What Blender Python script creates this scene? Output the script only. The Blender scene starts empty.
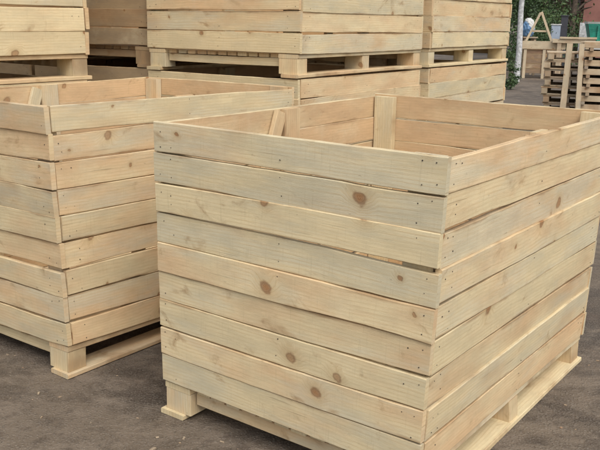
import bpy, bmesh, math, random
from mathutils import Vector, Matrix
R = math.radians
K = 1.127                      # layout units -> metres
SC = bpy.context.scene
COL = SC.collection
rnd = random.Random(7)

# ------------------------------------------------------------------ materials
def nt(name):
    m = bpy.data.materials.new(name); m.use_nodes = True
    t = m.node_tree; t.nodes.clear()
    out = t.nodes.new('ShaderNodeOutputMaterial'); b = t.nodes.new('ShaderNodeBsdfPrincipled')
    t.links.new(b.outputs[0], out.inputs[0])
    return m, t, b
class G:
    """tiny node graph helper"""
    def __init__(s, t): s.t = t
    def n(s, typ, **kw):
        n = s.t.nodes.new(typ)
        for k, v in kw.items():
            if k.startswith('i_'):
                n.inputs[k[2:].replace('_', ' ')].default_value = v
            else: setattr(n, k, v)
        return n
    def l(s, a, b): s.t.links.new(a, b)
    def put(s, inp, v):
        if hasattr(v, 'is_linked') or hasattr(v, 'links'): s.l(v, inp)
        else: inp.default_value = v
    def math(s, op, a, b=0.0, c=None, clamp=False):
        n = s.n('ShaderNodeMath', operation=op, use_clamp=clamp)
        s.put(n.inputs[0], a); s.put(n.inputs[1], b)
        if c is not None: s.put(n.inputs[2], c)
        return n.outputs[0]
    def comb(s, x, y, z=0.0):
        n = s.n('ShaderNodeCombineXYZ')
        s.put(n.inputs[0], x); s.put(n.inputs[1], y); s.put(n.inputs[2], z)
        return n.outputs[0]
    def ramp(s, f, lo, hi, a=0.0, b=1.0):
        n = s.n('ShaderNodeMapRange', interpolation_type='SMOOTHSTEP')
        s.put(n.inputs[0], f); n.inputs[1].default_value = lo; n.inputs[2].default_value = hi
        n.inputs[3].default_value = a; n.inputs[4].default_value = b
        return n.outputs[0]
    def noise(s, vec, scale, detail=3.0, rough=.55, dist=0.0):
        n = s.n('ShaderNodeTexNoise'); s.l(vec, n.inputs['Vector'])
        n.inputs['Scale'].default_value = scale; n.inputs['Detail'].default_value = detail
        n.inputs['Roughness'].default_value = rough; n.inputs['Distortion'].default_value = dist
        return n.outputs[0]
    def mix(s, f, a, b, blend='MIX'):
        n = s.n('ShaderNodeMix', data_type='RGBA', blend_type=blend)
        s.put(n.inputs[0], f)
        for i, v in ((6, a), (7, b)):
            if isinstance(v, tuple): n.inputs[i].default_value = (*v, 1)
            else: s.l(v, n.inputs[i])
        return n.outputs[2]

def wood(name, base=(.675, .56, .345), warm=(.61, .42, .24), grey=(.535, .50, .375), late=(.47, .325, .16),
         knot=(.17, .08, .035), greyamt=1.0, dark=1.0):
    m, t, b = nt(name); g = G(t)
    uv = g.n('ShaderNodeUVMap', uv_map='grain').outputs[0]
    at = g.n('ShaderNodeAttribute', attribute_name='tint')
    sep = g.n('ShaderNodeSeparateColor'); g.l(at.outputs['Color'], sep.inputs[0])
    r1, r2, r3 = sep.outputs[0], sep.outputs[1], sep.outputs[2]
    sx = g.n('ShaderNodeSeparateXYZ'); g.l(uv, sx.inputs[0]); U, V = sx.outputs[0], sx.outputs[1]
    # knots
    wob = g.noise(g.comb(g.math('MULTIPLY', U, 22), g.math('MULTIPLY', V, 30)), 1.0, 3.0)
    Vw = g.math('ADD', V, g.math('MULTIPLY', g.math('SUBTRACT', wob, .5), .034))
    wob2 = g.noise(g.comb(g.math('MULTIPLY', U, 26), g.math('MULTIPLY', V, 26), 4.4), 1.0, 3.0)
    Uw = g.math('ADD', U, g.math('MULTIPLY', g.math('SUBTRACT', wob2, .5), .024))
    Uw = g.math('ADD', Uw, g.math('MULTIPLY', V, .22))
    vo = g.n('ShaderNodeTexVoronoi', voronoi_dimensions='2D', feature='F1')
    g.l(g.comb(g.math('MULTIPLY', Uw, 5.0), g.math('MULTIPLY', Vw, 5.2)), vo.inputs['Vector'])
    vo.inputs['Scale'].default_value = 1.0; vo.inputs['Randomness'].default_value = .95
    d = vo.outputs['Distance']
    cs = g.n('ShaderNodeSeparateColor'); g.l(vo.outputs['Color'], cs.inputs[0])
    has = g.math('GREATER_THAN', cs.outputs[0], .75)
    size = g.math('MULTIPLY_ADD', g.math('POWER', cs.outputs[1], 2.0), .085, .035)
    kd = g.math('DIVIDE', d, size)
    core = g.math('MULTIPLY', g.ramp(kd, .30, 1.5, 1.0, 0.0), has)
    halo = g.math('MULTIPLY', g.ramp(kd, .7, 3.6, 1.0, 0.0), has)
    # grain
    bend = g.noise(g.comb(g.math('MULTIPLY', U, 1.3), g.math('MULTIPLY', V, 5)), 1.0, 2.0)
    Vd = g.math('ADD', V, g.math('MULTIPLY_ADD', halo, .034, g.math('MULTIPLY', bend, .055)))
    cath = g.math('MULTIPLY_ADD', g.math('SINE', g.math('MULTIPLY', Vd, 430.0)), .5, .5)
    fine = g.noise(g.comb(g.math('MULTIPLY', U, 5), g.math('MULTIPLY', Vd, 260)), 1.0, 4.0, .65)
    fib = g.noise(g.comb(g.math('MULTIPLY', U, 30), g.math('MULTIPLY', Vd, 700)), 1.0, 3.0, .7)
    gr = g.math('MULTIPLY', g.math('MULTIPLY', cath, cath), g.ramp(fine, .3, .7))
    # broad stains along the board
    bl = g.noise(g.comb(g.math('MULTIPLY', U, 2.6), g.math('MULTIPLY', V, 6), 11.3), 1.0, 3.0, .6)
    st = g.noise(g.comb(g.math('MULTIPLY', U, 2.2), g.math('MULTIPLY', V, 9)), 1.0, 4.0, .6)
    st2 = g.noise(g.comb(g.math('MULTIPLY', U, 5.0), g.math('MULTIPLY', V, 16), 7.7), 1.0, 3.0, .6)
    c = g.mix(g.ramp(g.math('ADD', g.math('MULTIPLY', r1, .62), g.math('MULTIPLY_ADD', g.math('SUBTRACT', bl, .5), 1.5, .10)), .2, .95), base, warm)
    gf = g.math('MULTIPLY', g.ramp(g.math('ADD', st, g.math('MULTIPLY', g.math('SUBTRACT', r2, .5), .26)), .44, .72), .60 * greyamt)
    c = g.mix(gf, c, grey)
    ac = at.outputs['Alpha']
    ep = g.math('MULTIPLY', g.math('ABSOLUTE', g.math('SUBTRACT', ac, .5)), 2.0)
    wn = g.noise(g.comb(g.math('MULTIPLY', U, 3.0), g.math('MULTIPLY', ac, 1.6), 6.6), 1.0, 4.0, .6)
    wl = g.math('MULTIPLY_ADD', g.math('SUBTRACT', wn, .5), 1.1, ep)
    c = g.mix(g.ramp(wl, .93, 1.18, 0, .68), c, (.30, .175, .085))
    c = g.mix(g.math('MULTIPLY', g.math('MULTIPLY', gr, g.ramp(st2, .3, .7, .35, 1)), .60), c, late)
    c = g.mix(g.math('MULTIPLY', halo, .45), c, late)
    rim = g.math('MULTIPLY', g.math('MULTIPLY', g.ramp(kd, .5, .85), g.ramp(kd, .9, 1.3, 1, 0)), has)
    ring = g.math('MULTIPLY_ADD', g.math('SINE', g.math('MULTIPLY', kd, 26.0)), .14, .40)
    kr = g.math('ADD', g.math('MULTIPLY_ADD', cs.outputs[2], .35, .22), ring)
    c = g.mix(g.math('MULTIPLY', core, kr), c, (.30, .145, .06))
    c = g.mix(g.math('MULTIPLY', rim, .5), c, knot)
    # small dirt specks and smears
    sp = g.noise(g.comb(g.math('MULTIPLY', U, 26), g.math('MULTIPLY', V, 60), 3.1), 1.0, 3.0, .6)
    c = g.mix(g.ramp(sp, .66, .80, 0, .45), c, (.20, .15, .09))
    sm = g.noise(g.comb(g.math('MULTIPLY', g.math('ADD', U, g.math('MULTIPLY', V, .6)), 6.5), g.math('MULTIPLY', V, 9), 5.5), 1.0, 5.0, .62, .6)
    c = g.mix(g.ramp(sm, .585, .76, 0, .66), c, (.31, .185, .085))
    saw = g.noise(g.comb(g.math('MULTIPLY', U, 160), g.math('MULTIPLY', V, 9), 2.2), 1.0, 3.0, .6)
    c = g.mix(g.ramp(saw, .55, .8, 0, .22), c, (.33, .26, .15))
    crk = g.noise(g.comb(g.math('MULTIPLY', U, 3.5), g.math('MULTIPLY', V, 150), 1.7), 1.0, 2.0, .5)
    c = g.mix(g.ramp(crk, .70, .80, 0, .6), c, (.22, .15, .08))
    edge = g.noise(g.comb(g.math('MULTIPLY', U, 3), g.math('MULTIPLY', V, 3), 9.5), 1.0, 5.0, .7)
    c = g.mix(g.ramp(edge, .5, .75, 0, .35), c, (.70, .60, .40))
    val = g.math('MULTIPLY_ADD', r3, .12, .83)
    val = g.math('ADD', val, g.math('MULTIPLY', g.ramp(st2, .3, .7), .16))
    val = g.math('MULTIPLY', val, g.math('MULTIPLY_ADD', fib, .42, .79))
    val = g.math('MULTIPLY', val, dark)
    mm = g.n('ShaderNodeVectorMath', operation='SCALE'); g.l(c, mm.inputs[0]); g.l(val, mm.inputs['Scale'])
    g.l(mm.outputs[0], b.inputs['Base Color'])
    b.inputs['Roughness'].default_value = .82
    b.inputs['Specular IOR Level'].default_value = .25
    h = g.math('ADD', g.math('MULTIPLY', fine, .6), g.math('MULTIPLY', fib, .7))
    h = g.math('SUBTRACT', h, g.math('MULTIPLY', core, .6))
    bp = g.n('ShaderNodeBump'); bp.inputs['Strength'].default_value = .5; bp.inputs['Distance'].default_value = .0018
    g.l(h, bp.inputs['Height']); g.l(bp.outputs[0], b.inputs['Normal'])
    return m

M = {}
M['pine'] = wood('fresh_pine')
M['pine_brown_shade'] = wood('brown_shaded_pine', base=(.43, .31, .18), warm=(.40, .25, .13), grey=(.30, .25, .18), greyamt=.6)  # less fresh, browner pine with shade mixed into its colour
M['old'] = wood('weathered_pine', base=(.38, .30, .21), warm=(.35, .23, .15), grey=(.30, .27, .22), late=(.2, .14, .09))
M['dark_pine'] = wood('dark_pine', base=(.25, .17, .11), warm=(.22, .13, .085), grey=(.2, .17, .14), greyamt=.5)
M['lumber'] = wood('sawn_lumber', base=(.52, .43, .30), warm=(.46, .32, .20), grey=(.33, .31, .26), late=(.3, .2, .12))

def plain(name, col, rough=.7, var=.25, scale=6.0, metal=0.0, bump=0.0, second=None):
    m, t, b = nt(name); g = G(t)
    tc = g.n('ShaderNodeTexCoord').outputs['Object']
    n1 = g.noise(tc, scale, 5.0, .6)
    a = tuple(c * (1 - var) for c in col); z = second or tuple(min(1, c * (1 + var)) for c in col)
    c = g.mix(g.ramp(n1, .3, .7), a, z)
    g.l(c, b.inputs['Base Color']); b.inputs['Roughness'].default_value = rough
    b.inputs['Metallic'].default_value = metal
    if bump:
        bp = g.n('ShaderNodeBump'); bp.inputs['Strength'].default_value = .6; bp.inputs['Distance'].default_value = bump
        g.l(g.noise(tc, scale * 5, 4.0), bp.inputs['Height']); g.l(bp.outputs[0], b.inputs['Normal'])
    return m
M['nail'] = plain('nail_steel', (.10, .085, .07), .5, .3, 90, .6)
M['bark'] = plain('bark', (.10, .075, .055), .9, .4, 12, bump=.02)
M['pale_bark'] = plain('pale_bark', (.42, .42, .42), .8, .25, 14, bump=.01, second=(.62, .62, .62))
M['leaf_a'] = plain('leaf_dark', (.045, .085, .028), .6, .45, 1.2)
M['leaf_b'] = plain('leaf_light', (.085, .14, .045), .6, .4, 1.2)
M['leaf_dry'] = plain('leaf_brown', (.14, .10, .055), .8, .4, 2)
M['green_sheet'] = plain('green_sheet', (.012, .20, .14), .45, .3, 3, bump=.02)
M['white_paint'] = plain('white_paint', (.55, .55, .53), .6, .15, 5)
M['blue_paint'] = plain('blue_paint', (.10, .20, .34), .5, .2, 5)
M['pale_blue'] = plain('pale_blue_metal', (.30, .35, .42), .5, .15, 4)
M['dark_metal'] = plain('dark_metal', (.04, .04, .05), .5, .2, 5)
M['tan_wall'] = plain('tan_render', (.36, .28, .20), .9, .15, .8)
M['red_wall'] = plain('red_wall', (.24, .11, .09), .9, .2, .8)
M['roof'] = plain('grey_roof', (.12, .11, .11), .8, .2, 1)
M['glass'] = plain('window_glass', (.05, .06, .07), .15, .1, 1)

def ground_mat():
    m, t, b = nt('yard_ground'); g = G(t)
    tc = g.n('ShaderNodeTexCoord').outputs['Object']
    mp = g.n('ShaderNodeMapping'); g.l(tc, mp.inputs[0]); mp.inputs['Scale'].default_value = (1.1, 1.6, 1); mp.inputs['Rotation'].default_value = (0, 0, R(12))
    big = g.noise(mp.outputs[0], .8, 5.0, .6, .6)
    mid = g.noise(mp.outputs[0], 4.5, 6.0, .65, .4)
    mot = g.noise(tc, 11.0, 5.0, .65)
    grit = g.noise(tc, 130.0, 4.0, .75)
    c = g.mix(g.ramp(big, .40, .60), (.040, .028, .020), (.140, .107, .076))
    c = g.mix(g.ramp(mid, .42, .66, 0, .75), c, (.195, .152, .112))
    c = g.mix(g.ramp(mot, .48, .68, 0, .7), c, (.050, .034, .024))
    dust = g.noise(mp.outputs[0], 2.1, 8.0, .72, .9)
    c = g.mix(g.ramp(dust, .51, .60, 0, .6), c, (.20, .160, .120))
    damp = g.noise(mp.outputs[0], 1.1, 7.0, .7, .5)
    c = g.mix(g.ramp(damp, .50, .58, 0, .65), c, (.050, .037, .028))
    rust = g.noise(tc, 1.7, 4.0, .6)
    c = g.mix(g.ramp(rust, .56, .72, 0, .4), c, (.125, .083, .060))
    c = g.mix(g.ramp(grit, .40, .62, 0, .45), c, (.21, .18, .145))
    grit2 = g.noise(tc, 60.0, 3.0, .7)
    c = g.mix(g.ramp(grit2, .55, .70, 0, .55), c, (.035, .026, .02))
    vo = g.n('ShaderNodeTexVoronoi', feature='F1'); g.l(tc, vo.inputs['Vector']); vo.inputs['Scale'].default_value = 75.0
    peb = g.ramp(vo.outputs['Distance'], .1, .5, 1, 0)
    c = g.mix(g.math('MULTIPLY', peb, .30), c, (.26, .225, .185))
    g.l(c, b.inputs['Base Color'])
    g.l(g.ramp(mid, .35, .7, .62, .92), b.inputs['Roughness'])
    b.inputs['Specular IOR Level'].default_value = .35
    h = g.math('ADD', g.math('MULTIPLY', grit, .35), g.math('MULTIPLY', mot, 1.3))
    h = g.math('ADD', h, g.math('MULTIPLY', peb, .35))
    bp = g.n('ShaderNodeBump'); bp.inputs['Strength'].default_value = .7; bp.inputs['Distance'].default_value = .013
    g.l(h, bp.inputs['Height']); g.l(bp.outputs[0], b.inputs['Normal'])
    return m
M['ground'] = ground_mat()

# ------------------------------------------------------------------ mesh builder
class MB:
    def __init__(s, warp=None):
        s.v = []; s.f = []; s.uv = []; s.tint = []; s.mi = []; s.ac = []; s.warp = warp or (lambda p: p)
    def face(s, idx, uvs, tint, mi=0, ac=None):
        s.ac.append(ac or [.5] * len(idx)); s.f.append(idx); s.uv.append(uvs); s.tint.append(tint); s.mi.append(mi)
    def board(s, o, ax, aw, at, L, w, t, rn, seg=10, bow=.0012, warpy=.0012, ch=.0022, tint=None, wane=0.0, inner=None):
        """a sawn board: o = centre of one end; ax = length dir, aw = width dir, at = thickness dir"""
        ax, aw, at = Vector(ax).normalized(), Vector(aw).normalized(), Vector(at).normalized()
        if wane: aw = (aw + at * rn.gauss(0, .022)).normalized()
        o = Vector(o)
        ou, ov = rn.uniform(0, 90), rn.uniform(0, 90)
        tint = tint or (rn.random(), rn.random(), rn.random())
        b1, b2 = rn.gauss(0, bow), rn.gauss(0, bow * 1.2)
        hw, ht = w / 2, t / 2; ch = min(ch, ht * .5)
        prof = [(-hw + ch, -ht), (hw - ch, -ht), (hw, -ht + ch), (hw, ht - ch), (hw - ch, ht), (-hw + ch, ht), (-hw, ht - ch), (-hw, -ht + ch)]
        per = [0]
        for i in range(8):
            a, b = prof[i], prof[(i + 1) % 8]; per.append(per[-1] + math.hypot(b[0] - a[0], b[1] - a[1]))
        base = len(s.v); el = [rn.gauss(0, warpy * .3) for _ in range(seg + 1)]; eh = [rn.gauss(0, warpy * .3) for _ in range(seg + 1)]
        if wane:
            for arr, sg in ((el, 1), (eh, -1)):
                if rn.random() < wane:
                    c0, wd, am = rn.choice((rn.uniform(-.1, .15), rn.uniform(.85, 1.1), rn.random())), rn.uniform(.15, .45), rn.uniform(.003, .008)
                    for i in range(seg + 1):
                        q = abs(i / seg - c0) / wd
                        if q < 1: arr[i] += sg * am * (1 - q * q)
        th = [rn.gauss(0, .0003) if wane else 0 for _ in range(seg + 1)]
        for i in range(seg + 1):
            x = i / seg; k = 4 * x * (1 - x)
            for (pw, pt) in prof:
                e = el[i] if pw < 0 else eh[i]
                p = o + ax * (L * x) + aw * (pw + e + b1 * k * 2) + at * (pt + b2 * k + th[i])
                s.v.append(s.warp(p) * K)
        for i in range(seg):
            for j in range(8):
                a = base + i * 8 + j; b = base + i * 8 + (j + 1) % 8
                s.face((a, b, b + 8, a + 8), [((L * i / seg) * K + ou, per[j] * K + ov), ((L * i / seg) * K + ou, per[j + 1] * K + ov),
                       ((L * (i + 1) / seg) * K + ou, per[j + 1] * K + ov), ((L * (i + 1) / seg) * K + ou, per[j] * K + ov)],
                       (tint[0] * .4 + 1.05, tint[1] * .2 - .15, tint[2] * .8) if j == inner else tint, 0,
                       [x_ if j in (0, 4) else (0. if j in (5, 6, 7) else 1.) for x_ in ((0., 1., 1., 0.) if j == 0 else (1., 0., 0., 1.))])
        et = (min(1, tint[0] + .2), tint[1], tint[2] * .8)
        for i, rev in ((0, True), (seg, False)):
            idx = [base + i * 8 + j for j in range(8)]; uvs = [(ou + p[1], ov + p[0]) for p in prof]
            if rev: idx.reverse(); uvs.reverse()
            s.face(tuple(idx), uvs, et)
    def disc(s, c, n, r, mi=1, k=7):
        c, n = Vector(c), Vector(n).normalized(); a = n.orthogonal().normalized(); b = n.cross(a)
        base = len(s.v)
        for q in (0, 1):
            for i in range(k):
                th = 2 * math.pi * i / k
                s.v.append(s.warp(c + (a * math.cos(th) + b * math.sin(th)) * r + n * (.0012 * q - .0006)) * K)
        s.face(tuple(base + k + i for i in range(k)), [(0, 0)] * k, (0, 0, 0), mi)
        for i in range(k):
            j = (i + 1) % k
            s.face((base + i, base + j, base + k + j, base + k + i), [(0, 0)] * 4, (0, 0, 0), mi)
    def build(s, name, mats, parent=None, smooth=False):
        me = bpy.data.meshes.new(name); me.from_pydata([tuple(v) for v in s.v], [], s.f)
        uvl = me.uv_layers.new(name='grain'); k = 0
        flat = []
        for u in s.uv:
            for q in u: flat += [q[0], q[1]]
        uvl.data.foreach_set('uv', flat)
        ca = me.attributes.new('tint', 'FLOAT_COLOR', 'CORNER'); fl = []
        for u, tt, ac in zip(s.uv, s.tint, s.ac):
            for q in ac: fl += [tt[0], tt[1], tt[2], q]
        ca.data.foreach_set('color', fl)
        for m in (mats if isinstance(mats, (list, tuple)) else [mats]): me.materials.append(m)
        me.polygons.foreach_set('material_index', s.mi)
        if smooth: me.polygons.foreach_set('use_smooth', [True] * len(me.polygons))
        me.update()
        bm = bmesh.new(); bm.from_mesh(me); bmesh.ops.recalc_face_normals(bm, faces=bm.faces); bm.to_mesh(me); bm.free()
        o = bpy.data.objects.new(name, me); COL.objects.link(o)
        if parent: o.parent = parent
        return o

def thing(name, label, cat, loc=(0, 0, 0), rz=0.0, group=None):
    o = bpy.data.objects.new(name, None); COL.objects.link(o); o.empty_display_size = .2
    o.location = Vector(loc) * K; o.rotation_euler = (0, 0, rz)
    o['label'] = label; o['category'] = cat
    if group: o['group'] = group
    return o
def tag(o, label, cat, group=None):
    o['label'] = label; o['category'] = cat
    if group: o['group'] = group
    return o

# ------------------------------------------------------------------ the bin crate
SP, PH = .105, .122            # board pitch, pallet height
HT = PH + 9 * SP
TB = .020
def make_crate(label, C, yaw, W, D, z0=0.0, sh=1.0, sv=1.0, offs=None, seed=1, mat='pine', group=None, rows=9, warm=0.0, gapmul=1.0, seeth=()):
    rn = random.Random(seed)
    yaw = R(yaw)
    X = Vector((math.cos(yaw), -math.sin(yaw), 0)); Y = Vector((math.sin(yaw), math.cos(yaw), 0))
    Wd, Dd = W * sh, D * sh
    ctr = Vector((C[0], C[1], z0)) - X * Wd / 2 + Y * Dd / 2
    root = thing('wooden_crate', label, 'crate', ctr, -yaw, group)
    offs = offs or {}
    def warp(p):
        u, v, z = p.x / W + .5, p.y / D + .5, (p.z - PH) / (HT - PH)
        d = Vector((0, 0, 0))
        for (cu, cv), (top, bot) in offs.items():
            wt = (u if cu else 1 - u) * (v if cv else 1 - v)
            if wt <= 0: continue
            if z < 0: o_ = Vector(bot) * max(0, p.z / PH)
            else: o_ = Vector(bot).lerp(Vector(top), min(1, z))
            d += o_ * wt
        # world offset -> local
        dl = Vector((d.dot(X), d.dot(Y), d.z))
        return Vector((p.x * sh, p.y * sh, p.z * sv)) + dl
    def tint():
        return (min(1, max(0, rn.random() + warm)), rn.random(), rn.random())
    hx, hy = W / 2, D / 2
    m = [M[mat], M['nail']]
    # four walls of stacked boards. AC wall (y=-hy) covers the ends of the side walls
    zb = []
    for r in range(rows): zb.append((PH + r * SP, PH + (r + 1) * SP))
    def wall(y_axis, sign):
        mb = MB(warp)
        for r, (z1, z2) in enumerate(zb):
            gap = abs(rn.gauss(.001, .0020)) * gapmul
            if rn.random() < .28: gap += rn.uniform(.002, .006)
            w = SP - gap; zc = (z1 + z2) / 2 + rn.uniform(-.0025, .0025); t = TB + rn.uniform(-.001, .002)
            if y_axis:      # wall perpendicular to y: boards run along x
                L = W + rn.uniform(-.008, .008); yy = sign * (hy - TB / 2 + rn.uniform(-.0042, .0038))
                mb.board((-L / 2 + rn.uniform(-.003, .003), yy, zc), (1, 0, rn.gauss(0, .0030)), (0, 0, 1), (0, 1, 0), L, w, t, rn, 20, tint=tint(), inner=4 if sign < 0 else 0, wane=.45, bow=.0011, ch=.0022)
                yo = yy + sign * (t / 2 + .0006)
                for px in (-hx + .05, hx - .05, 0):
                    for k in range(2):
                        for e in ((-.022, .022) if px else (0,)):
                            if rn.random() < .45: continue
                            mb.disc((px + e + rn.uniform(-.006, .006), yo, zc + (k - .5) * .05 + rn.uniform(-.012, .012)), (0, sign, 0), rn.uniform(.0014, .0023))
            else:
                L = D - 2 * TB - .004 + rn.uniform(-.003, .001); xx = sign * (hx - TB / 2 + rn.uniform(-.0042, .0038))
                mb.board((xx, -L / 2, zc), (0, 1, rn.gauss(0, .0030)), (0, 0, 1), (1, 0, 0), L, w, t, rn, 22, tint=tint(), inner=4 if sign < 0 else 0, wane=.45, bow=.0011, ch=.0022)
                xo = xx + sign * (t / 2 + .0006)
                for py in (-hy + .07, hy - .07, 0):
                    for k in range(2):
                        for e in ((-.02, .02) if py else (0,)):
                            if rn.random() < .45: continue
                            mb.disc((xo, py + e + rn.uniform(-.006, .006), zc + (k - .5) * .05 + rn.uniform(-.012, .012)), (sign, 0, 0), rn.uniform(.0014, .0023))
        return mb.build('side_panel', m, root)
    wall(True, -1); wall(True, 1); wall(False, 1); wall(False, -1)
    # corner and middle posts inside
    pz = PH + .003; pl = HT - PH - .006
    for sx in (-1, 1):
        for sy in (-1, 1):
            mb = MB(warp)
            mb.board((sx * (hx - TB - .051), sy * (hy - TB - .020), pz), (0, 0, 1), (1, 0, 0), (0, 1, 0), pl - rn.uniform(0, .006), .095, .034, rn, 5, tint=tint())
            mb.build('corner_post', m, root)
        mb = MB(warp)
        mb.board((sx * (hx - TB - .014), 0, pz), (0, 0, 1), (0, 1, 0), (1, 0, 0), pl - rn.uniform(.002, .01), .10, .022, rn, 5, tint=tint())
        mb.build('middle_post', m, root)
        mb = MB(warp)
        a = Vector((sx * (hx - TB - .014), -.40, PH + .02)); b = Vector((sx * (hx - TB - .014), -.065, HT - .02))
        mb.board(a, b - a, Vector((0, (b - a).z, -(b - a).y)), (1, 0, 0), (b - a).length, .06, .020, rn, 5, tint=tint())
        mb.build('brace', m, root)
    # pallet: deck boards run along y, stringers along x between the corner blocks, runners along y
    ins = .008; bw = .125; rec = .030
    mb = MB(warp)
    for sx in (-1, 1):
        mb.board((sx * (hx - ins - bw / 2), -hy + .005, PH - .0115), (0, 1, 0), (1, 0, 0), (0, 0, 1), D - .010, bw, .021, rn, 8, tint=tint())
    n = 11; x0 = hx - ins - bw - .006; pw = 2 * x0 / n
    for i in range(n):
        mb.board((-x0 + pw * (i + .5), -hy + rec + rn.uniform(-.006, .006), PH - .0115), (0, 1, 0), (1, 0, 0), (0, 0, 1), D - 2 * rec, pw - rn.uniform(.007, .016), .020, rn, 8, tint=tint())
    mb.build('deck', m, root)
    for yy in (-hy + rec + .018, 0, hy - rec - .018):
        mb = MB(warp)
        mb.board((-x0, yy, PH - .022 - .0225), (1, 0, 0), (0, 0, 1), (0, 1, 0), 2 * x0, .043, .030, rn, 8, tint=tint())
        mb.build('stringer', m, root)
    for yy in (-hy + .006 + .043, 0, hy - .006 - .043):
        for sx in (-1, 1):
            mb = MB(warp)
            mb.board((sx * (hx - ins - bw / 2 - .001), yy, .0205), (0, 0, 1), (1, 0, 0), (0, 1, 0), PH - .022 - .0215, bw - .004, .086 if yy else .075, rn, 2, tint=tint(), bow=.0001, warpy=.0004)
            mb.build('block', m, root)
    for sx in (-1, 1):
        mb = MB(warp)
        mb.board((sx * (hx - .052), -hy - .008, .011), (0, 1, 0), (1, 0, 0), (0, 0, 1), D + .014, .110, .018, rn, 8, tint=tint())
        mb.build('bottom_runner', m, root)
    return root

A_, C_, B_, D_ = (0, 0), (1, 0), (1, 1), (0, 1)
off_main = {C_: ((.006, 0, -.011), (-.022, 0, .002)), A_: ((-.006, 0, -.006), (.002, 0, .005)),
            B_: ((.040, 0, -.006), (-.002, 0, 0)), D_: ((.008, 0, .001), (0, 0, 0))}
off_left = {C_: ((-.032, 0, .011), (.004, 0, .012)), A_: ((0, 0, -.008), (0, 0, -.026)),
            B_: ((0, 0, .008), (0, 0, -.022)), D_: ((0, 0, 0), (0, 0, 0))}
GB = 'big slatted pine crates standing in the yard'
make_crate('open empty pine crate nearest the camera, its rim and both near walls fully in view', (.371, 2.070), 36.12, 1.064, 1.409, offs=off_main, seed=14, group=GB)
make_crate('open pine crate on the ground at the left, close beside the nearest crate', (-.905, 2.961), 37.68, 1.064, 1.422, offs=off_left, seed=23, group=GB, warm=.32)
# background stacks: lower + upper crate each
def stack(C, yaw, W, D, s, ztop, seed, lab_lo, lab_up, mat='pine', warm=0.0):
    make_crate(lab_lo, C, yaw, W, D, 0.0, s, (ztop - .002) / HT, None, seed, mat, GB, warm=warm)
    make_crate(lab_up, C, yaw, W, D, ztop, s, s, None, seed + 1, mat, GB, warm=warm)
s2 = 1.04; C2 = Vector((-.018, 4.192)) * s2; z2 = 1.392 - .289 * s2
stack(C2, 34.58, 1.069, 1.386, s2, z2, 41,
      'lower crate of the middle back stack, partly behind the two front crates',
      'upper crate of the middle back stack, above the gap between the two front crates')
ya = R(34.58); Bd = Vector((math.sin(ya), math.cos(ya))); Ad = Vector((-math.cos(ya), math.sin(ya)))
C3 = C2 + Bd * (1.386 * s2 + .12)
stack(C3, 34.58, 1.069, 1.40, s2 * 1.005, z2, 51,
      'lower crate of the farthest right stack, next to the view of the yard',
      'upper crate of the farthest right stack, next to the view of the yard')
C0 = C2 + Ad * (1.069 * s2 + .035) + Bd * .06
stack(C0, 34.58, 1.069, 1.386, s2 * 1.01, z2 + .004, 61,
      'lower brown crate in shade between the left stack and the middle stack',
      'upper brown crate in shade between the left stack and the middle stack', mat='pine_brown_shade')  # browner wood carries the shade of the neighbouring stack in its colour
s1 = 1.18; y1 = 37.15; z1 = 1.392 - .289 * s1
B1 = Vector((-1.0101, 3.9206)) * s1; Bd1 = Vector((math.sin(R(y1)), math.cos(R(y1))))
C1 = B1 - Bd1 * 1.386 * s1
stack(C1, y1, 1.069, 1.386, s1, z1, 71,
      'lower crate of the leftmost stack, hidden mostly behind the left front crate',
      'upper crate of the leftmost stack, its long dark pallet opening above the left crate')

Ad1 = Vector((-Bd1.y, Bd1.x))
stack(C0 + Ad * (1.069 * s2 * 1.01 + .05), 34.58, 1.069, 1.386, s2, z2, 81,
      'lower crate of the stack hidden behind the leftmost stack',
      'upper crate of the stack behind the leftmost stack, glimpsed through the pallet opening', mat='pine_brown_shade')  # darker wood colour stands in for the gloom inside the opening
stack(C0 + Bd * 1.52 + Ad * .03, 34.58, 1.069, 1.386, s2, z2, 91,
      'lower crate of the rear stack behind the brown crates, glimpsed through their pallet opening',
      'upper crate of the rear stack behind the brown crates, glimpsed through their pallet opening', mat='pine_brown_shade')
# ------------------------------------------------------------------ ground and yard
def gpoint(px, py, z=0.0):
    """layout point on the plane z under a photo pixel (only used to work out distances)"""
    f, p, ro, h = 810.1, R(14.16), R(.85), 1.392
    a, b = (px - 300) / f, (225 - py) / f
    xc = a * math.cos(ro) - b * math.sin(ro); yc = a * math.sin(ro) + b * math.cos(ro)
    d = Vector((xc, math.cos(p) + yc * math.sin(p), -math.sin(p) + yc * math.cos(p)))
    return Vector((0, 0, h)) + d * ((z - h) / d.z)

def ground():
    bm = bmesh.new(); N = 90
    def co(i):
        t = i / N * 2 - 1
        return math.copysign(abs(t) ** 3.2, t) * 700 + t * 12
    rr = random.Random(3); vs = []
    for j in range(N + 1):
        row = []
        for i in range(N + 1):
            x, y = co(i), co(j) + 6
            row.append(bm.verts.new((x, y, 0)))
        vs.append(row)
    for j in range(N):
        for i in range(N): bm.faces.new((vs[j][i], vs[j][i + 1], vs[j + 1][i + 1], vs[j + 1][i]))
    me = bpy.data.meshes.new('ground'); bm.to_mesh(me); bm.free(); me.materials.append(M['ground'])
    o = bpy.data.objects.new('ground', me); COL.objects.link(o); o['kind'] = 'structure'
ground()

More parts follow.
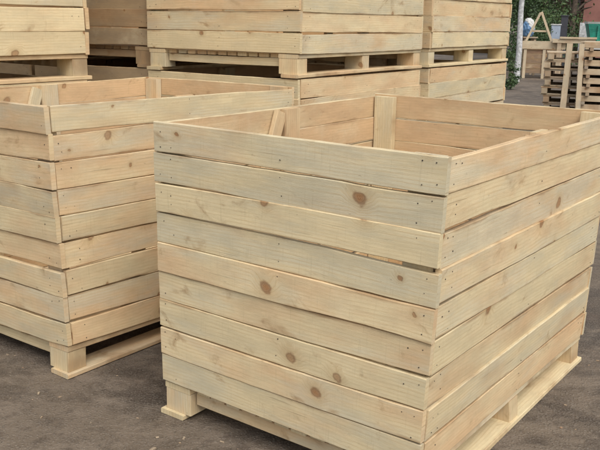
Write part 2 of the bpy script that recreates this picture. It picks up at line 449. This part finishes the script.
# small grit and bark scraps scattered on the yard
def litter():
    mb = MB(); rr = random.Random(5)
    for _ in range(1700):
        x = rr.uniform(-2.5, 4.5); y = rr.uniform(1.2, 9) ; s = rr.uniform(.002, .007) * (1 if rr.random() < .9 else 1.8)
        a = rr.uniform(0, 3.14); c, sn = math.cos(a), math.sin(a); L = s * rr.uniform(1, 2.6)
        mb.board((x, y, s * .25), (c, sn, rr.uniform(-.1, .1)), (-sn, c, 0), (0, 0, 1), L, s, s * .5, rr, 1, ch=.0008)
    o = mb.build('wood_scraps', M['old']); o['kind'] = 'stuff'
litter()

# ---- leaves
def leaves(mb, c, rad, n, size, rr, mi=(0, 1), hole=.35):
    clumps = []
    for _ in range(max(6, n // 60)):
        d = Vector((rr.gauss(0, 1), rr.gauss(0, 1), rr.gauss(0, 1))).normalized() * (rr.random() ** .45)
        clumps.append((Vector((d.x * rad[0], d.y * rad[1], d.z * rad[2])), rr.uniform(.16, .34)))
    for i in range(n):
        k, s = rr.choice(clumps); mat = mi[0] if (hash((round(k.x, 3), round(k.y, 3))) % 3) else mi[1]
        if rr.random() < .2: mat = rr.choice(mi)
        m_ = min(rad)
        p = Vector(c) + k + Vector((rr.gauss(0, s), rr.gauss(0, s), rr.gauss(0, s * .8))) * m_
        nrm = Vector((rr.gauss(0, 1), rr.gauss(0, 1), rr.gauss(.6, 1))).normalized()
        a = nrm.orthogonal().normalized(); a.rotate(Matrix.Rotation(rr.uniform(0, 6.28), 3, nrm)); b = nrm.cross(a)
        L = size * rr.uniform(.6, 1.3); base = len(mb.v)
        for q in (-a * L, -b * L * .45 + nrm * L * .1, a * L, b * L * .45 + nrm * L * .1): mb.v.append((p + q) * K)
        mb.face((base, base + 1, base + 2, base + 3), [(0, 0)] * 4, (.5, .5, .5), mat)
def limb(mb, pts, r0, r1, k=7):
    n = len(pts); base = len(mb.v)
    for i, p in enumerate(pts):
        p = Vector(p); d = (Vector(pts[min(i + 1, n - 1)]) - Vector(pts[max(i - 1, 0)])).normalized()
        a = d.orthogonal().normalized(); b = d.cross(a); r = r0 + (r1 - r0) * i / (n - 1)
        for j in range(k):
            th = 6.2832 * j / k; mb.v.append((p + (a * math.cos(th) + b * math.sin(th)) * r) * K)
    for i in range(n - 1):
        for j in range(k):
            q = base + i * k + j; w = base + i * k + (j + 1) % k
            mb.face((q, w, w + k, q + k), [(0, 0)] * 4, (.5, .5, .5))
def tree(label, loc, h, rad, seed, n=2600, size=.13, bark='bark', low=.25, leafm=('leaf_a', 'leaf_b'), trunk_r=.14):
    rr = random.Random(seed); t = thing('tree', label, 'tree', loc, 0, 'trees beyond the yard')
    mb = MB(); pts = [Vector((rr.gauss(0, .05) * i, rr.gauss(0, .05) * i, h * .8 * i / 5)) for i in range(6)]
    limb(mb, pts, trunk_r, trunk_r * .3)
    for _ in range(9):
        i = rr.uniform(low * 5, 4.7); p = pts[int(i)].lerp(pts[min(5, int(i) + 1)], i % 1)
        a = rr.uniform(0, 6.28); e = Vector((math.cos(a) * rad[0] * .8, math.sin(a) * rad[1] * .8, rad[2] * rr.uniform(.1, .5)))
        limb(mb, [p, p + e * .5 + Vector((0, 0, .1)), p + e], trunk_r * .4, trunk_r * .08, 5)
    mb.build('trunk', M[bark], t, True)
    mc = MB(); leaves(mc, (0, 0, h - rad[2]), rad, n, size, rr)
    mc.build('crown', [M[leafm[0]], M[leafm[1]]], t)
def at(px, rng, z=0):
    d = gpoint(px, 60); d.z = 0
    d = d.normalized() * rng
    return Vector((d.x, d.y, z))
tree('dense green tree behind the timber trestle', at(536, 38), 6.5, (2.0, 2.0, 3.1), 5, 9000, .085)
tree('dark green tree just right of the back crate stack', at(519, 32), 5.5, (1.2, 1.2, 2.6), 6, 6000, .075)
tree('thin leafed brownish tree in front of the tan building', at(568, 31), 6.0, (1.0, 1.0, 2.6), 8, 1100, .08, leafm=('leaf_dry', 'leaf_b'), low=.2)
tree('green tree far to the right of the yard', at(680, 40), 7.0, (2.6, 2.4, 3.2), 9, 3000, .2)
tree('broad green tree at the far left beyond the crates', (-13, 34, 0), 8.0, (3.4, 3.0, 3.6), 10, 3000, .25)
tree('tall green tree straight behind the crate stacks', (2.0, 42, 0), 8.0, (3.4, 3.0, 3.6), 12, 3000, .25)

def bush(label, loc, rad, n, size, seed, grp='green weeds along the yard'):
    rr = random.Random(seed); mb = MB(); leaves(mb, (0, 0, rad[2] * .8), rad, n, size, rr)
    o = mb.build('bush', [M['leaf_a'], M['leaf_b']]); o.location = Vector(loc) * K
    tag(o, label, 'bush', grp)
bush('green weeds growing beside the far corner of the right stack', at(513, 18.5, 0), (.15, .2, .36), 1300, .028, 3)
bush('low dark bush behind the whitish post', at(527, 26), (.9, .6, .8), 3500, .045, 4)
bush('leafy shrub right behind the trestle', at(550, 30), (1.1, .7, 1.1), 4500, .05, 14)

# ---- whitish post
def box_obj(name, mat, parent, c, size, rz=0, seed=0, seg=4):
    rr = random.Random(seed); mb = MB(); mb.board((c[0] - size[0] / 2, c[1], c[2]), (1, 0, 0), (0, 0, 1), (0, 1, 0), size[0], size[2], size[1], rr, seg)
    return mb.build(name, mat, parent)
p = at(518, 21)
mb = MB(); limb(mb, [(0, 0, 0), (.01, 0, .8), (-.02, .01, 1.7), (.0, .02, 2.8), (.03, .0, 4.0)], .078, .05, 10)
o = mb.build('post', M['pale_bark'], None, True); o.location = p * K
tag(o, 'tall whitish pole standing just right of the back stack', 'post')

# ---- low old crate / bench with trestle above
rr = random.Random(77)
tr = thing('timber_bin', 'low brown board bin with pale uprights at the far end of the yard', 'bin', at(542, 22.6), R(-17))
mb = MB()
for r_ in range(5):
    mb.board((-.50, 0, .13 + r_ * .125 + .06), (1, 0, 0), (0, 0, 1), (0, 1, 0), 1.0, .108, .025, rr, 4)
mb.build('front_panel', M['dark_pine'], tr)
mb = MB()
for r_ in range(5):
    mb.board((-.50, .8, .13 + r_ * .125 + .06), (1, 0, 0), (0, 0, 1), (0, 1, 0), 1.0, .108, .025, rr, 4)
mb.build('rear_panel', M['pine_brown_shade'], tr)
for sx in (-1, 1):
    mb = MB()
    for r_ in range(5):
        mb.board((sx * .487, .015, .13 + r_ * .125 + .06), (0, 1, 0), (0, 0, 1), (1, 0, 0), .77, .108, .025, rr, 4)
    mb.build('side_panel', M['old'], tr)
for px_ in (-.44, .04, .44):
    mb = MB(); mb.board((px_, -.027, .0), (0, 0, 1), (1, 0, 0), (0, 1, 0), .80 if px_ > 0 and px_ < .1 else .78, .075, .028, rr, 4, tint=(.1, .2, .9))
    mb.build('upright', M['lumber'], tr)
mb = MB(); mb.board((-.56, -.01, .86), (1, 0, 0), (0, 0, 1), (0, 1, 0), 1.12, .20, .10, rr, 4, tint=(.5, .2, .7))
mb.build('top_rail', M['lumber'], tr)
af = thing('trestle', 'pale A shaped timber frame standing on top of the brown board bin', 'trestle', at(538, 22.7, .962), R(-17))
def stick(parent, name, a, b, w, t, mat='lumber'):
    a, b = Vector(a), Vector(b); d = (b - a); mb = MB()
    side = d.cross(Vector((0, 1, 0))); side = side if side.length > 1e-4 else Vector((1, 0, 0))
    mb.board(a, d, side, d.cross(side), d.length, w, t, rr, 5, tint=(.2, .3, .8)); return mb.build(name, M[mat], parent)
stick(af, 'leg', (-.34, 0, 0), (-.03, 0, .72), .06, .04)
stick(af, 'leg', (.30, .045, 0), (-.01, .045, .74), .06, .04)
stick(af, 'crossbar', (-.25, .0225 + .045, .25), (.22, .0225 + .045, .25), .05, .03)

# ---- blue and white bundle hung near the post
def bundle(name, label, cat, loc, rad, mats, seed):
    rr_ = random.Random(seed); bm = bmesh.new(); bmesh.ops.create_icosphere(bm, subdivisions=4, radius=1)
    ph = [(Vector((rr_.gauss(0, 1), rr_.gauss(0, 1), rr_.gauss(0, 1))) * rr_.uniform(2, 7), rr_.uniform(0, 6), rr_.uniform(.02, .07)) for _ in range(14)]
    for v in bm.verts:
        q = v.co.copy(); d = sum(abs(math.sin(q.dot(a) + b)) * c for a, b, c in ph) - .3
        q *= 1 + d; v.co = Vector((q.x * rad[0], q.y * rad[1], max(-rad[2] * .85, q.z * rad[2]) + rad[2] * .85)) * K
    for f in bm.faces:
        c = f.calc_center_median() / K; f.material_index = 1 if (c.z + c.x * .9 + .06 * math.sin(c.x * 40 + c.z * 23)) > rad[2] * 1.15 else 0
    me = bpy.data.meshes.new(name); bm.to_mesh(me); bm.free()
    for m in mats: me.materials.append(m)
    o = bpy.data.objects.new(name, me); COL.objects.link(o); o.location = Vector(loc) * K; tag(o, label, cat)
bundle('plastic_bundle', 'crumpled blue and white plastic sheeting on a timber stand beside the whitish pole', 'plastic bundle', at(526, 24, 1.05), (.15, .15, .25), [M['blue_paint'], M['white_paint']], 4)
ds = thing('timber_stand', 'weathered timber stand carrying the blue and white plastic sheeting', 'stand', at(527, 24))
for sx in (-1, 1):
    for sy in (-1, 1): stick(ds, 'leg', (sx * .16, sy * .16, 0), (sx * .13, sy * .13, 1.01), .06, .05, 'old')
mb = MB(); mb.board((-.2, 0, 1.03), (1, 0, 0), (0, 1, 0), (0, 0, 1), .4, .4, .034, rr, 2); mb.build('top', M['old'], ds)

# ---- pale blue cabinet and dark doorway post beyond
cb = thing('metal_cabinet', 'narrow pale blue grey metal cabinet standing under the tree', 'cabinet', at(553, 26), R(-15))
box_obj('body', M['pale_blue'], cb, (0, 0, .72), (.26, .3, 1.30)); box_obj('cap', M['white_paint'], cb, (0, 0, 1.39), (.30, .34, .03))
box_obj('plinth', M['dark_metal'], cb, (0, 0, .035), (.24, .28, .07))
box_obj('door', M['pale_blue'], cb, (0, -.158, .74), (.22, .014, 1.16)); box_obj('handle', M['dark_metal'], cb, (.07, -.172, .75), (.016, .014, .12))
dk = thing('gate_post', 'dark square gate post beside the pale blue cabinet', 'post', at(561, 27), R(-15))
box_obj('shaft', M['dark_metal'], dk, (0, 0, .82), (.20, .20, 1.64)); box_obj('cap', M['dark_metal'], dk, (0, 0, 1.656), (.25, .25, .03))

# ---- stickered timber stack with upright stakes at the right
def timber(label, px, rng, rz, Lx, Ly, layers, h0, th, seed, stakes=True):
    rr_ = random.Random(seed)
    t = thing('timber_stack', label, 'timber stack', at(px, rng), rz, 'stacks of sawn boards'); z = 0
    for bx in (-Lx * .42, 0, Lx * .42):
        mb = MB(); mb.board((bx, -Ly / 2, .045), (0, 1, 0), (1, 0, 0), (0, 0, 1), Ly, .09, .088, rr_, 3); mb.build('bearer', M['old'], t)
    z = .09
    for l in range(layers):
        mb = MB(); n = max(3, int(Ly / .115)); w = Ly / n
        for i in range(n):
            e = rr_.uniform(-.05, .05)
            mb.board((-Lx / 2 + e, -Ly / 2 + w * (i + .5) + rr_.uniform(-.006, .006), z + th / 2), (1, 0, 0), (0, 1, 0), (0, 0, 1), Lx + rr_.uniform(-.1, .05), w - .012, th - .002, rr_, 6, ch=.003)
        mb.build('board_layer', M['lumber'], t); z += th
        if l < layers - 1:
            for bx in (-Lx * .42, -Lx * .05, Lx * .40):
                mb = MB(); mb.board((bx + rr_.uniform(-.04, .04), -Ly / 2 - .03, z + .019), (0, 1, 0), (1, 0, 0), (0, 0, 1), Ly + .06, .045, .036, rr_, 3); mb.build('sticker', M['old'], t)
            z += .038
    return t, z
t1, zt = timber('stickered stack of sawn boards behind the right corner of the nearest crate', 624, 11.6, R(-18), 1.05, .8, 10, 0, .075, 31)
for px_, rg in ((566.5, 11.1), (583.5, 11.0)):
    q = at(px_, rg); rr2 = random.Random(int(px_))
    mb = MB(); lean = -.03 if px_ > 570 else .02
    mb.board((0, 0, 0), (lean, .03, 1), (1, 0, -lean), (0, 1, 0), 1.16, .075 if px_ < 570 else .062, .045, rr2, 8, tint=(.3, .3, .9))
    o = mb.build('timber_stake', M['lumber']); o.location = q * K; o.rotation_euler = (0, 0, R(-18))
    tag(o, 'wider of two pale upright stakes in front of the pallets, the left one' if px_ < 570 else 'thinner pale upright stake, right one of the two by the sawn boards', 'stake', 'upright timber stakes')
# pile of pallets between / behind the stakes
def pallet(label, loc, rz, L=.62, Wd=.75, seed=1):
    rr_ = random.Random(seed); t = thing('pallet', label, 'pallet', loc, rz, 'pile of old pallets behind the stakes')
    mb = MB()
    for i in range(6): mb.board((-L / 2, -Wd / 2 + Wd * (i + .5) / 6, .104), (1, 0, 0), (0, 1, 0), (0, 0, 1), L, .092, .018, rr_, 3)
    mb.build('deck', M['lumber'], t)
    for bx in (-L / 2 + .05, 0, L / 2 - .05):
        mb = MB(); mb.board((bx, -Wd / 2, .057), (0, 1, 0), (1, 0, 0), (0, 0, 1), Wd, .075, .072, rr_, 3); mb.build('stringer', M['lumber'], t)
    mb = MB()
    for i in (0, 2, 5): mb.board((-L / 2, -Wd / 2 + Wd * (i + .5) / 6, .0105), (1, 0, 0), (0, 1, 0), (0, 0, 1), L, .092, .018, rr_, 3)
    mb.build('bottom_board', M['lumber'], t)
words = ['lowest', 'second lowest', 'third lowest', 'fourth lowest', 'middle', 'fourth highest', 'third highest', 'second highest', 'topmost']
for i in range(9):
    q = at(570, 12.0, i * .1145); q.x += rr.uniform(-.02, .02)
    pallet('%s old pallet of the pile behind the two pale stakes' % words[i], q, R(-18 + rr.uniform(-3, 3)), seed=100 + i)

# ---- green skip with pale rim on the yard, grey panel
sk = thing('skip_container', 'green metal skip with a white rim and pale base beyond the sawn boards', 'skip', at(611, 24), R(-14))
def skip():
    def pr(name, mat, w0, w1, z0, z1, d, inner=False):
        mb = MB(); vs = [(-w0, -d, z0), (w0, -d, z0), (w0, d, z0), (-w0, d, z0), (-w1, -d * 1.05, z1), (w1, -d * 1.05, z1), (w1, d * 1.05, z1), (-w1, d * 1.05, z1)]
        mb.v = [Vector(v) * K for v in vs]
        for f in ((3, 2, 1, 0), (4, 5, 6, 7), (0, 1, 5, 4), (1, 2, 6, 5), (2, 3, 7, 6), (3, 0, 4, 7)): mb.face(f, [(0, 0)] * 4, (.5, .5, .5))
        return mb.build(name, mat, sk)
    pr('base', M['white_paint'], .62, .62, .72, .92, .5)
    pr('body', M['green_sheet'], .60, .72, .922, 1.42, .5)
    pr('rim', M['white_paint'], .74, .74, 1.422, 1.475, .5)
    for i, x in enumerate((-.45, 0, .45)):
        box_obj('rib', M['green_sheet'], sk, (x, -.545, 1.15), (.05, .05, .44))
    for sx in (-1, 1):
        for sy in (-1, 1): box_obj('leg', M['dark_metal'], sk, (sx * .5, sy * .4, .36), (.09, .09, .716))
skip()
gp = thing('sheet_panel', 'light grey upright sheet panel left of the green skip', 'panel', at(581, 25), R(-15))
box_obj('sheet', M['pale_bark'], gp, (0, 0, .95), (.24, .03, 1.0)); box_obj('foot', M['old'], gp, (0, 0, .225), (.08, .07, .449))
bt = thing('timber_beam_rack', 'pale timber beam on two uprights crossing behind the pallet pile', 'rack', at(572, 22.5), R(-15))
box_obj('beam', M['lumber'], bt, (0, 0, .98), (1.05, .12, .10)); box_obj('upright', M['old'], bt, (-.35, 0, .464), (.1, .1, .927)); box_obj('upright', M['old'], bt, (.35, 0, .464), (.1, .1, .927))
box_obj('plank', M['lumber'], bt, (.1, .0, 1.06), (.9, .2, .05))

# ---- far buildings
def building(label, loc, rz, w, d, h, wm, seed):
    t = thing('building', label, 'building', loc, rz, 'buildings beyond the yard')
    box_obj('wall', M[wm], t, (0, 0, h / 2), (w, d, h), seg=2)
    mb = MB(); vs = [(-w / 2 - .4, -d / 2 - .4, h + .01), (w / 2 + .4, -d / 2 - .4, h + .01), (w / 2 + .4, d / 2 + .4, h + .01), (-w / 2 - .4, d / 2 + .4, h + .01), (-w / 2 - .4, 0, h + 2), (w / 2 + .4, 0, h + 2)]
    mb.v = [Vector(v) * K for v in vs]
    for f in ((3, 2, 1, 0), (0, 1, 5, 4), (2, 3, 4, 5), (1, 2, 5), (3, 0, 4)): mb.face(f, [(0, 0)] * len(f), (.5, .5, .5))
    mb.build('roof', M['roof'], t)
    n = int(w / 3)
    for i in range(n):
        x = -w / 2 + w * (i + .5) / n
        box_obj('window', M['white_paint'], t, (x, -d / 2 - .03, h * .6), (1.3, .08, 1.3), seg=1)
    return t
building('tan rendered building beyond the brownish tree', at(578, 44), R(-10), 3.2, 5, 4.2, 'tan_wall', 1)
building('dull red building at the far right beyond the skip', at(622, 40), R(-16), 3.9, 5, 4.6, 'red_wall', 2)

# ------------------------------------------------------------------ light
w = bpy.data.worlds.new('World'); SC.world = w; w.use_nodes = True
nt_ = w.node_tree; nt_.nodes.clear()
sky = nt_.nodes.new('ShaderNodeTexSky'); sky.sky_type = 'NISHITA'; sky.sun_disc = False
EL, AZ = R(52), R(160)       # sun direction: azimuth clockwise from +Y
sky.sun_elevation = EL; sky.sun_rotation = AZ; sky.dust_density = 4.0; sky.air_density = 1.2; sky.ozone_density = 1.0
hs = nt_.nodes.new('ShaderNodeHueSaturation'); hs.inputs['Saturation'].default_value = .35
bg = nt_.nodes.new('ShaderNodeBackground'); bg.inputs['Strength'].default_value = .13
wo = nt_.nodes.new('ShaderNodeOutputWorld')
nt_.links.new(sky.outputs[0], hs.inputs['Color']); nt_.links.new(hs.outputs[0], bg.inputs[0]); nt_.links.new(bg.outputs[0], wo.inputs[0])
sl = bpy.data.lights.new('sun', 'SUN'); sl.energy = 1.1; sl.angle = R(35); sl.color = (1, .96, .90)
so = bpy.data.objects.new('sun', sl); COL.objects.link(so)
sd = Vector((math.sin(AZ) * math.cos(EL), math.cos(AZ) * math.cos(EL), math.sin(EL)))
so.rotation_euler = sd.to_track_quat('Z', 'Y').to_euler(); so.location = sd * 20

# ------------------------------------------------------------------ camera
cd = bpy.data.cameras.new('camera'); cam = bpy.data.objects.new('camera', cd); COL.objects.link(cam); SC.camera = cam
cd.sensor_width = 36; cd.lens = 810.1 / 600 * 36; cd.clip_end = 3000; cd.clip_start = .05
p_, ro = R(14.16), R(.85)
F = Vector((0, math.cos(p_), -math.sin(p_))); U = Vector((0, math.sin(p_), math.cos(p_))); Xc = Vector((1, 0, 0))
Rt = Xc * math.cos(ro) + U * math.sin(ro); Up = -Xc * math.sin(ro) + U * math.cos(ro)
m4 = Matrix((Rt, Up, -F)).transposed().to_4x4(); m4.translation = Vector((0, 0, 1.392 * K))
cam.matrix_world = m4

SC.render.resolution_x = 1024; SC.render.resolution_y = 768
vs_ = SC.view_settings; vs_.view_transform = 'Standard'; vs_.look = 'None'; vs_.exposure = .44; vs_.gamma = 1; vs_.use_curve_mapping = False
SC.cycles.max_bounces = 6
